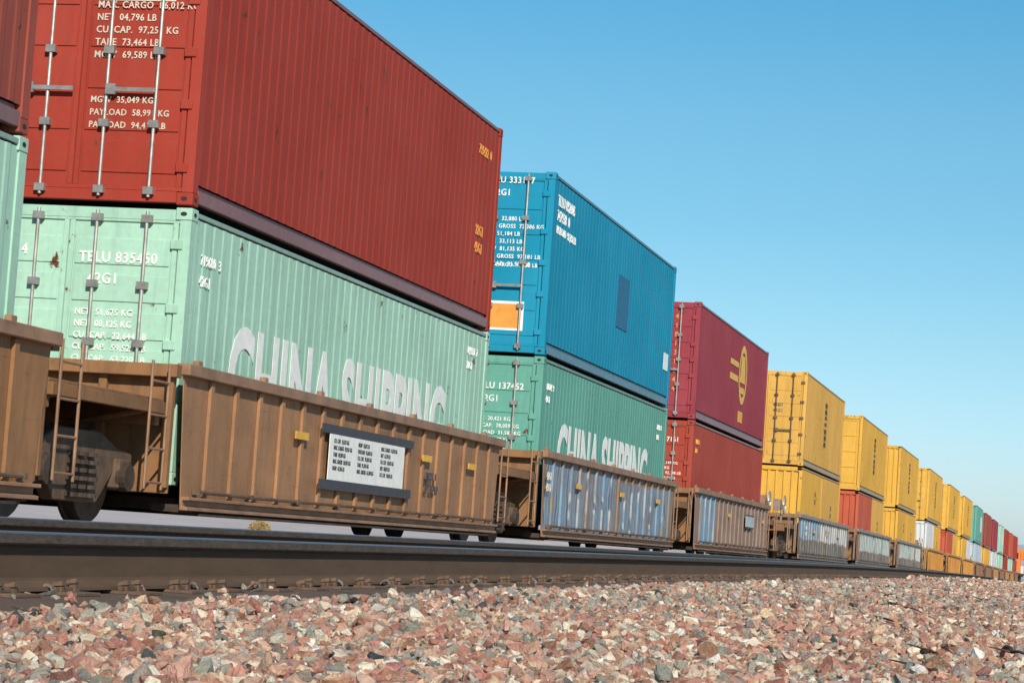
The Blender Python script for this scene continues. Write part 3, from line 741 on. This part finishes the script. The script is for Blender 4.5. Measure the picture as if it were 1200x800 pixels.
def truck(car,inv,t,mat):
    M4=inv@MT(t,T2,TZ+.455)
    r=bpy.data.objects.new('truck',None); C.objects.link(r); r.parent=car; r.matrix_basis=M4; r.empty_display_size=.1
    for x in (-.89,.89):
        obj('axle',TM['axle'],M['grime'],r,loc=(x,0,0))
        for s in (-1,1):
            o=obj('wheel',TM['wheel'],M['wheel'],r,M=Matrix.Translation((x,s*.755,0))@(Matrix.Identity(4) if s>0 else Matrix.Identity(4)))
            if s>0: o.matrix_basis=Matrix.Translation((x,.755,0))@Matrix.Rotation(math.pi,4,'Z')
    for s in (-1,1):
        obj('side_frame',TM['side_frame'],mat,r,M=Matrix.Translation((0,s*1.0,0))@(Matrix.Identity(4) if s<0 else Matrix.Rotation(math.pi,4,'Z')))
        obj('spring',TM['spring'],M['grime'],r,M=Matrix.Translation((0,s*1.0,0))@(Matrix.Identity(4) if s<0 else Matrix.Rotation(math.pi,4,'Z')))
    obj('bolster',TM['bolster'],M['grime'],r)
    return r
ZT=1.445; ZBOT=.09                         # top and bottom of a well side above the near rail level
WM={}
def well_mesh(h,taper):
    k=(h,taper)
    if k in WM: return WM[k]
    d={}
    b=MB(); y=-1.395; tp=.45 if taper else .16
    b.hexa([(-h+tp,y,.16),(h-tp,y,.16),(h-tp,y+.012,.16),(-h+tp,y+.012,.16),(-h,y,ZT-.09),(h,y,ZT-.09),(h,y+.012,ZT-.09),(-h,y+.012,ZT-.09)])
    n=round(2*h/.72)
    for i in range(1,n):
        x=-h+2*h*i/n
        if abs(x)<h-tp-.1: b.hexa([(x-.045,y-.035,.24),(x+.045,y-.035,.24),(x+.045,y-.001,.24),(x-.045,y-.001,.24),(x-.045,y-.035,ZT-.12),(x+.045,y-.035,ZT-.12),(x+.045,y-.001,ZT-.12),(x-.045,y-.001,ZT-.12)])
    d['side_panel']=b.mesh('side_panel',.004)
    b=MB(); b.prism([(-1.47,ZT-.11),(-1.47,ZT),(-1.34,ZT),(-1.34,ZT-.11)],-h-.05,h+.05)
    # small guide brackets on the chord
    for i in range(7):
        x=-h+.6+i*(2*h-1.2)/6; b.box(x-.06,x+.06,-1.33,-1.27,ZT-.06,ZT+.07)
    d['top_chord']=b.mesh('top_chord',.008)
    b=MB(); b.prism([(-1.46,ZBOT+.02),(-1.46,ZBOT+.05),(-1.41,ZBOT+.06),(-1.41,.20),(-1.475,.205),(-1.475,.235),(-1.385,.235),(-1.385,ZBOT+.02)],-h+tp,h-tp)
    d['bottom_sill']=b.mesh('bottom_sill',.004)
    b=MB()
    b.prism([(-1.384,ZBOT),(-1.384,.16),(-1.10,.16),(-1.10,ZBOT)],-h+tp+.05,h-tp-.05)
    b.prism([(-1.45,ZBOT-.025),(-1.45,ZBOT-.002),(-1.15,ZBOT-.002),(-1.15,ZBOT-.025)],-h+tp+.4,h-tp-.4)
    b.box(-h+tp+.4,h-tp-.4,-1.37,-1.33,ZBOT-.0021,ZBOT)
    d['floor_girder']=b.mesh('floor_girder',.003)
    b=MB(); xs=np.linspace(-h+tp+.3,h-tp-.3,9)
    for a_,c_ in zip(xs[:-1],xs[1:]): b.tube((a_,-1.452,.285+.004*math.sin(a_*3)),(c_,-1.452,.285+.004*math.sin(c_*3)),.017,6)
    for a_ in xs: b.box(a_-.03,a_+.03,-1.475,-1.40,.262,.308)
    d['brake_pipe']=b.mesh('brake_pipe')
    b=MB()
    for i in range(6):
        x=-h+1+i*(2*h-2)/5; b.box(x-.15,x+.15,-1.38,1.38,ZBOT+.01,.22)
    b.box(-h+.6,h-.6,-.18,.18,ZBOT+.02,.20)
    d['cross_bearers']=b.mesh('cross_bearers')
    b=MB(); b.box(-.02,.02,-1.33,1.33,.25,ZT-.03); 
    for yy in (-1.3,-.65,0,.65,1.3): b.box(-.09,-.021,yy-.04,yy+.04,.3,ZT-.06)
    b.box(-.16,-.021,-1.39,1.39,ZT-.14,ZT-.02)
    d['end_wall']=b.mesh('end_wall',.006)
    WM[k]=d; return d
def plat_mesh(l,coupler):
    b=MB()
    b.box(-l/2,l/2,-.34,.34,.72,1.06)                       # centre sill
    b.box(-l/2,l/2,-1.30,-.36,1.07,1.10); b.box(-l/2,l/2,.36,1.30,1.07,1.10); b.box(-l/2+.01,l/2-.01,-.36,.36,1.061,1.09)
    b.box(-l/2,l/2,-1.34,-1.28,.96,1.069); b.box(-l/2,l/2,1.28,1.34,.96,1.069)
    for x in (-l/2+.06,l/2-.06): b.box(x-.05,x+.05,-1.27,1.27,.86,1.06)
    # diagonal braces to the deck edge
    for s in (-1,1):
        for x in (-l/2+.3,l/2-.3): b.tube((x,s*.36,.78),(x,s*1.27,1.0),.035,6)
    return b.mesh('platform',.006)
def hand_rails(l):
    b=MB(); x0=-l/2+.08; y=-1.36
    for x in (x0,x0+.42): b.tube((x,y,.28),(x,y,1.95 if False else 1.42),.014,6)
    for k in range(4): b.tube((x0,y,.34+k*.30),(x0+.42,y,.34+k*.30),.012,6)
    return b.mesh('ladder')
def brake():
    b=MB(); n=20
    for i in range(n):
        a,c=2*math.pi*i/n,2*math.pi*(i+1)/n
        b.tube((math.cos(a)*.27,0,math.sin(a)*.27),(math.cos(c)*.27,0,math.sin(c)*.27),.016,6,cap=False)
    for k in range(4):
        a=math.pi*k/4*2; b.tube((0,0,0),(math.cos(a)*.27,0,math.sin(a)*.27),.012,6)
    b.tube((0,0,0),(0,.12,0),.05,8); return b.mesh('brake_wheel')
BRK=brake()
def coupler():
    b=MB(); b.box(-.75,.2,-.09,.09,-.11,.11); b.hexa([(-1.0,-.16,-.15),(-.72,-.14,-.15),(-.72,.14,-.15),(-1.0,.2,-.15),(-1.0,-.16,.15),(-.72,-.14,.15),(-.72,.14,.15),(-1.0,.2,.15)]); b.box(-1.12,-1.0,-.02,.16,-.13,.13)
    return b.mesh('coupler',.015)
CPL=coupler()
def sign_panel():
    o=[]
    return o
def well_car(units,mats,label,truck_ts,platmat,railmat,taper=False,det=2,extra=None,ends=True):
    """units: (centre t, half length); trucks stand at truck_ts"""
    c0=units[0][0]; car=empty('well_car',MT(c0,T2,TZ),label,'railway car','well cars of the container train')
    inv=car.matrix_basis.inverted()
    for i,(tc,h) in enumerate(units):
        w=well_mesh(h,taper); B=inv@MT(tc,T2,0); mat,lab=mats[i]
        for s in (0,1):
            Q=B@Matrix.Rotation(math.pi*s,4,'Z')
            o=obj('side_panel',w['side_panel'],mat if s==0 else mats[i][0],car,M=Q,label=lab if s==0 else None)
            obj('top_chord',w['top_chord'],railmat,car,M=Q); obj('bottom_sill',w['bottom_sill'],railmat,car,M=Q); obj('floor_girder',w['floor_girder'],M['grime'],car,M=Q)
        obj('brake_pipe',w['brake_pipe'],M['truck'],car,M=B)
        obj('cross_bearers',w['cross_bearers'],M['grime'],car,M=B)
        obj('end_wall',w['end_wall'],platmat,car,M=B@Matrix.Translation((-h-.02,0,0)))
        obj('end_wall',w['end_wall'],platmat,car,M=B@Matrix.Translation((h+.02,0,0))@Matrix.Rotation(math.pi,4,'Z'))
        if extra and i in extra: extra[i](car,B)
    # platforms over the trucks
    edges=[]
    starts=[tc-h for tc,h in units]; stops=[tc+h for tc,h in units]
    for k in range(len(units)-1): edges.append((stops[k]+.2,starts[k+1]-.2,'mid'))
    tt=sorted(truck_ts)
    if tt[0]<starts[0]: edges.insert(0,(tt[0]-.95,starts[0]-.2,'a'))
    if tt[-1]>stops[-1]: edges.append((stops[-1]+.2,tt[-1]+.95,'b'))
    for a,b_,kind in edges:
        l=b_-a; B=inv@MT((a+b_)/2,T2,0)
        p_=obj('platform',plat_mesh(l,0),platmat,car,M=B)
        if det>=1:
            obj('ladder',hand_rails(l),railmat,car,M=B); obj('ladder',hand_rails(l),railmat,car,M=B@Matrix.Translation((l/2-.5+l/2-.08,0,0)) if False else B@Matrix.Translation((l-.58,0,0)))
        if kind!='mid':
            s=1 if kind=='b' else -1
            Q=B@Matrix.Rotation(0 if s<0 else math.pi,4,'Z')
            obj('coupler',CPL,M['grime'],car,M=Q@Matrix.Translation((-l/2+.1,0,.86)))
            obj('brake_wheel',BRK,M['galv'],car,M=B@Matrix.Translation((s*(l/2-.5),-1.18,1.62)))
            bx=MB(); bx.tube((0,0,-.5),(0,0,0),.03,6); bx.box(-.14,.14,.02,.22,-.16,.16); bx.box(-.1,.1,-.02,.3,-.55,-.5); obj('brake_stand',bx.mesh('brake_stand'),railmat,car,M=B@Matrix.Translation((s*(l/2-.5),-1.10,1.62)))
    for t in tt: truck(car,inv,t,M['truck'])
    return car
OC=(.36,.175,.068); BR=(.30,.165,.105); GD=(.56,.27,.05)
mA0=wellmat('well_ochre',OC); mA1=wellmat('well_tan',(.40,.205,.095),dirt=.4)
mA2=wellmat('well_blue_graffiti',(.32,.215,.15),[(-6.2,-.1,.12,1.30,'blue'),(.3,6.0,.12,1.22,'blue')],dirt=.35)
mA3=wellmat('well_brown_stripe',(.33,.23,.18),[(-5.8,-3.4,.15,1.42,'plainblue')],dirt=.35)
mB1=wellmat('well_white_graffiti',BR,[(-7.6,-2.2,.70,1.42,'plainblue'),(-2.2,7.7,.70,1.42,'white'),(-7.6,6.6,.2,.70,'grey')],dirt=.3)
mB2=wellmat('well_teal_graffiti',BR,[(-7.2,7.7,.62,1.42,'teal'),(-7.2,7.7,.2,.62,'grey')],dirt=.3)
mB3=wellmat('well_pale_graffiti',BR,[(-7.2,3.4,.62,1.42,'teal'),(3.8,7.7,.62,1.42,'white'),(-7.2,7.7,.2,.62,'grey')],dirt=.3)
mC=wellmat('well_golden',GD,dirt=.45); mD=wellmat('well_rust_brown',(.24,.13,.08)); mD2=wellmat('well_dull_gold',(.42,.21,.07))
pO=wellmat('platform_orange',(.30,.145,.055),dirt=.7); pB=wellmat('platform_brown',(.26,.14,.08)); rl=plain('chord_brown',(.27,.15,.085),.55,var=.35,scale=3); rlO=plain('chord_gold',(.42,.22,.07),.55,var=.35,scale=3); rlG=plain('chord_grey',(.24,.19,.16),.5,var=.3,scale=3)
def signA(car,B):
    # painted data panel on the tan well
    o=obj('data_panel',MB().box(-2.0,1.1,-1.462,-1.455,.56,1.06).mesh('data_panel'),M['white_mark'],car,M=B,label='white data panel with rows of small lettering and dark bars')
    b=rows([(xx,.97-.075*i,.045,26) for i in range(5) for xx in (-1.85,-.9,.05)],50); b.v=[(x,y-1.462,z) for x,y,z in b.v]; obj('lettering',b.mesh('lettering'),M['charcoal'],o)
    b=MB(); b.box(-2.3,1.5,-1.4625,-1.454,1.062,1.16); b.box(-2.3,1.5,-1.4625,-1.454,.45,.558); obj('border_bar',b.mesh('border_bar'),M['charcoal'],o)
    for x in (-3.2,2.0,4.4): obj('reflector',MB().box(x,x+.45,-1.458,-1.45,.94,1.02).mesh('reflector'),M['gold_mark'],car,M=B)
    b=rows([(2.2,.72,.09,9),(2.2,.58,.07,12)],51); b.v=[(x,y-1.452,z) for x,y,z in b.v]; obj('lettering',b.mesh('lettering'),M['charcoal'],car,M=B)
def signB(car,B):
    o=obj('data_panel',MB().box(1.6,3.2,-1.462,-1.455,.78,1.04).mesh('data_panel'),M['paleblue'],car,M=B,label='small pale panel with dark edges')
    b=MB(); b.box(1.6,3.2,-1.463,-1.456,1.042,1.08); b.box(1.6,3.2,-1.463,-1.456,.74,.778); obj('border_bar',b.mesh('border_bar'),M['charcoal'],o)
    for x in (-1.5,5.0): obj('reflector',MB().box(x,x+.4,-1.458,-1.45,.94,1.02).mesh('reflector'),M['gold_mark'],car,M=B)
def signR(car,B):
    for x in (-4,0,4): obj('reflector',MB().box(x,x+.4,-1.458,-1.45,.94,1.02).mesh('reflector'),M['gold_mark'],car,M=B)
    b=rows([(-6.4,1.0,.12,6),(-6.4,.82,.12,7)],52); b.v=[(x,y-1.452,z) for x,y,z in b.v]; obj('lettering',b.mesh('lettering'),M['cream_mark'],car,M=B)
h=6.45
well_car([(11.6,h),(27.5,h),(43.4,h),(59.2,h)],[(mA0,'ochre brown side panel'),(mA1,'tan brown side panel with a white data panel'),(mA2,'side panel covered in blue graffiti'),(mA3,'brown side panel with a light blue painted stripe')],
   'nearest and longest well car, ochre to brown, carrying the mint and red containers',[3.7,19.55,35.4,51.3,67.15],pO,rl,extra={0:signR,1:signA,2:signR,3:signB})
well_car([(81.1,7.9),(100.7,8.0),(120.9,8.1)],[(mB1,'side panel with white and light blue graffiti'),(mB2,'side panel with pale teal graffiti'),(mB3,'side panel with pale graffiti over grey')],
   'brown well car with pale white and teal graffiti under the yellow containers',[71.6,90.85,110.8,130.5],pO,rlG,extra={0:signR})
well_car([(141.9,7.3),(161.7,7.6),(180.1,7.4)],[(mC,None),(mC,None),(mC,None)],'golden yellow well car with tapered ribbed sides, beyond the graffiti car',[133.5,151.7,171.0,188.6],pO,rlO,taper=True,det=1)
D=[(t+6.1,6.6) for t,*_ in far]
well_car(D,[(mD,None),(mD,None),(mD2,None),(mD,None),(mD2,None),(mD2,None),(mD,None)],'farthest well car, rust brown and dull gold, just before the locomotive',[192.0-.8]+[(D[i][0]+D[i+1][0])/2 for i in range(6)]+[316.5],pB,rl,taper=True,det=0)

# ------------------------------------------------------------------ LOCOMOTIVE at the far end
def locomotive():
    L=22.0; t=321.0; car=empty('locomotive',MT(t,T2,TZ),'orange diesel locomotive with dark roof at the far end of the train','locomotive')
    inv=car.matrix_basis.inverted(); mo=paint('loco_orange',(.72,.19,.03),rust=.1); mk=M['black']
    b=MB(); b.box(0,L,-1.5,1.5,1.15,1.45); b.box(.1,L-.1,-1.35,1.35,1.0,1.15); obj('underframe',b.mesh('underframe',.02),mk,car)
    b=MB(); b.hexa([(.7,-1.0,1.45),(2.1,-1.0,1.45),(2.1,1.0,1.45),(.7,1.0,1.45),(.95,-.9,2.75),(2.1,-1.0,3.0),(2.1,1.0,3.0),(.95,.9,2.75)]); obj('nose',b.mesh('nose',.06),mo,car)
    b=MB(); b.hexa([(2.1,-1.48,1.45),(4.7,-1.48,1.45),(4.7,1.48,1.45),(2.1,1.48,1.45),(2.3,-1.40,4.45),(4.7,-1.40,4.45),(4.7,1.40,4.45),(2.3,1.40,4.45)]); b.hexa([(2.3,-1.40,4.45),(4.7,-1.40,4.45),(4.7,1.40,4.45),(2.3,1.40,4.45),(2.5,-.9,4.72),(4.7,-.9,4.72),(4.7,.9,4.72),(2.5,.9,4.72)]); obj('cab',b.mesh('cab',.03),mo,car)
    g=plain('dark_glass',(.02,.025,.03),.1,var=.1,bump=0)
    b=MB(); b.box(2.19,2.27,-1.15,-.1,3.35,4.1); b.box(2.19,2.27,.1,1.15,3.35,4.1); o=obj('windscreen',b.mesh('windscreen'),g,car)
    for x in (2.7,3.7): obj('side_window',MB().box(x,x+.75,-1.47,-1.40,3.3,4.05).mesh('side_window'),g,car)
    b=MB(); b.box(4.7,L-1.2,-.95,.95,1.45,4.2); b.box(16.5,L-1.2,-1.45,1.45,3.3,4.55); obj('hood',b.mesh('hood',.05),mo,car)
    b=MB(); b.box(4.75,L-1.3,-.99,.99,3.6,4.25); obj('roof_band',b.mesh('roof_band',.03),mk,car)
    for x in (7.5,10,12.5): obj('roof_fan',(lambda q:(q.tube((x,0,4.25),(x,0,4.45),.6,20),q)[1])(MB()).mesh('roof_fan'),mk,car)
    obj('fuel_tank',MB().prism([(-1.35,1.0),(-1.35,.55),(-1.1,.3),(1.1,.3),(1.35,.55),(1.35,1.0)],8.2,13.6).mesh('fuel_tank',.02),mk,car)
    b=MB()
    for s in (-1,1):
        for i in range(9): x=5+i*1.9; b.tube((x,s*1.42,1.45),(x,s*1.42,2.45),.02,5)
        b.tube((5,s*1.42,2.45),(20.2,s*1.42,2.45),.02,5)
    obj('handrail',b.mesh('handrail'),M['white_mark'],car)
    for s in (-.35,.35): obj('headlight',(lambda q:(q.tube((2.36,s*.5,4.35),(2.24,s*.5,4.35),.11,12),q)[1])(MB()).mesh('headlight'),M['white_mark'],car)
    obj('number_board',MB().box(.86,.90,-.45,.45,2.2,2.5).mesh('number_board'),M['white_mark'],car)
    obj('coupler',CPL,M['grime'],car,loc=(.15,0,.86))
    b=MB(); b.hexa([(.05,-1.3,.25),(.3,-1.3,.25),(.3,1.3,.25),(.05,1.3,.25),(.0,-1.3,.95),(.3,-1.3,.95),(.3,1.3,.95),(.0,1.3,.95)]); obj('plow',b.mesh('plow',.02),mk,car)
    for tt_ in (4.0,18.0): truck(car,inv,t+tt_,M['truck'])
locomotive()

# ------------------------------------------------------------------ dry twigs on the ballast, a dry bush beyond the train
def pix(x,y,zrel):
    """the point of the ballast plane (zrel above the near rail top) seen at photo pixel x,y -- used only to read off where a twig lies"""
    u=(x-600)/F_PX; w=-(y-400)/F_PX
    d=_fw+_r2*u+_u2*w; s=(zrel-CAM_H)/d.z
    for _ in range(8):
        X=d.x*s; s=(pz(X)+zrel-CAM_H)/d.z
    return Vector((0,0,CAM_H))+d*s
mtw=plain('dry_twig',(.060,.040,.030),.9,var=.5,scale=30)
def twig(p,q,r,seed,label):
    rr=random.Random(seed); b=MB(); n=6; pts=[p.lerp(q,i/n)+Vector((rr.uniform(-.012,.012),rr.uniform(-.012,.012),rr.uniform(-.004,.010)))*(0 if i in (0,n) else 1) for i in range(n+1)]
    org=pts[0].copy()
    for i in range(n): b.tube(pts[i]-org,pts[i+1]-org,r*(1-.12*i),7,r*(1-.12*(i+1)))
    k=pts[3]-org; b.tube(k,k+Vector((rr.uniform(-.08,.08),rr.uniform(.02,.09),.015)),r*.5,5,r*.2)
    o=obj('dry_twig',b.mesh('dry_twig'),mtw,loc=org); tag(o,label,'twig','dry twigs on the ballast')
TW=[((1043,706),(1080,717),.010,'stout dark twig lying highest in the right part of the ballast'),((994,697),(1018,700),.011,'short dark twig just below the rail near the centre right'),
    ((1036,724),(1066,738),.006,'thin dark twig below the stout one on the right'),((1068,779),(1092,783),.010,'dark twig end at the lower right between cream stones'),
    ((1072,784),(1150,794),.006,'long thin twig along the bottom right edge'),((1177,760),(1200,766),.010,'short thick twig at the right edge of the picture'),
    ((1080,763),(1098,766),.009,'short dark stub of twig left of the right edge one'),((1182,690),(1200,697),.008,'slim twig at the right edge, highest of the two there'),
    ((25,722),(54,716),.007,'dark twig leaning on stones at the lower left corner'),((1142,699),(1165,712),.005,'very thin twig on the far right ballast')]
for i,(a,c_,r_,lb) in enumerate(TW):
    zz=-.190
    twig(pix(*a,zz),pix(*c_,zz),r_,i,lb)
def bush():
    b=MB(); rr=random.Random(5); base=Vector((0,0,0))
    for i in range(1100):
        th=rr.uniform(0,6.28); el=rr.uniform(.1,1.5); L_=rr.uniform(.7,1.0)
        d=Vector((math.cos(th)*math.cos(el)*.8,math.sin(th)*math.cos(el)*.8,math.sin(el)*.85))
        m_=d*L_*.5+Vector((rr.uniform(-.1,.1),rr.uniform(-.1,.1),rr.uniform(-.05,.05))); e=d*L_
        b.tube((0,0,0),m_,.022,3,.018,cap=False); b.tube(m_,e,.018,3,.008,cap=False)
        for k in range(3):
            s=m_.lerp(e,rr.uniform(0,1)); q=s+Vector((rr.uniform(-.12,.12),rr.uniform(-.12,.12),rr.uniform(0,.12))); b.tube(s,q,.014,3,.008,cap=False)
    o=obj('dry_bush',b.mesh('dry_bush'),plain('dry_straw',(.46,.34,.17),.9,var=.3),loc=(0,0,0))
    d=_fw+_r2*((305-600)/F_PX)+_u2*(-(612-400)/F_PX); s=73.0
    o.location=(d.x*s,d.y*s,-.99); o.scale=(.50,.50,.42)
    tag(o,'round straw coloured dry bush on the plain, seen beneath the train','bush')
bush()
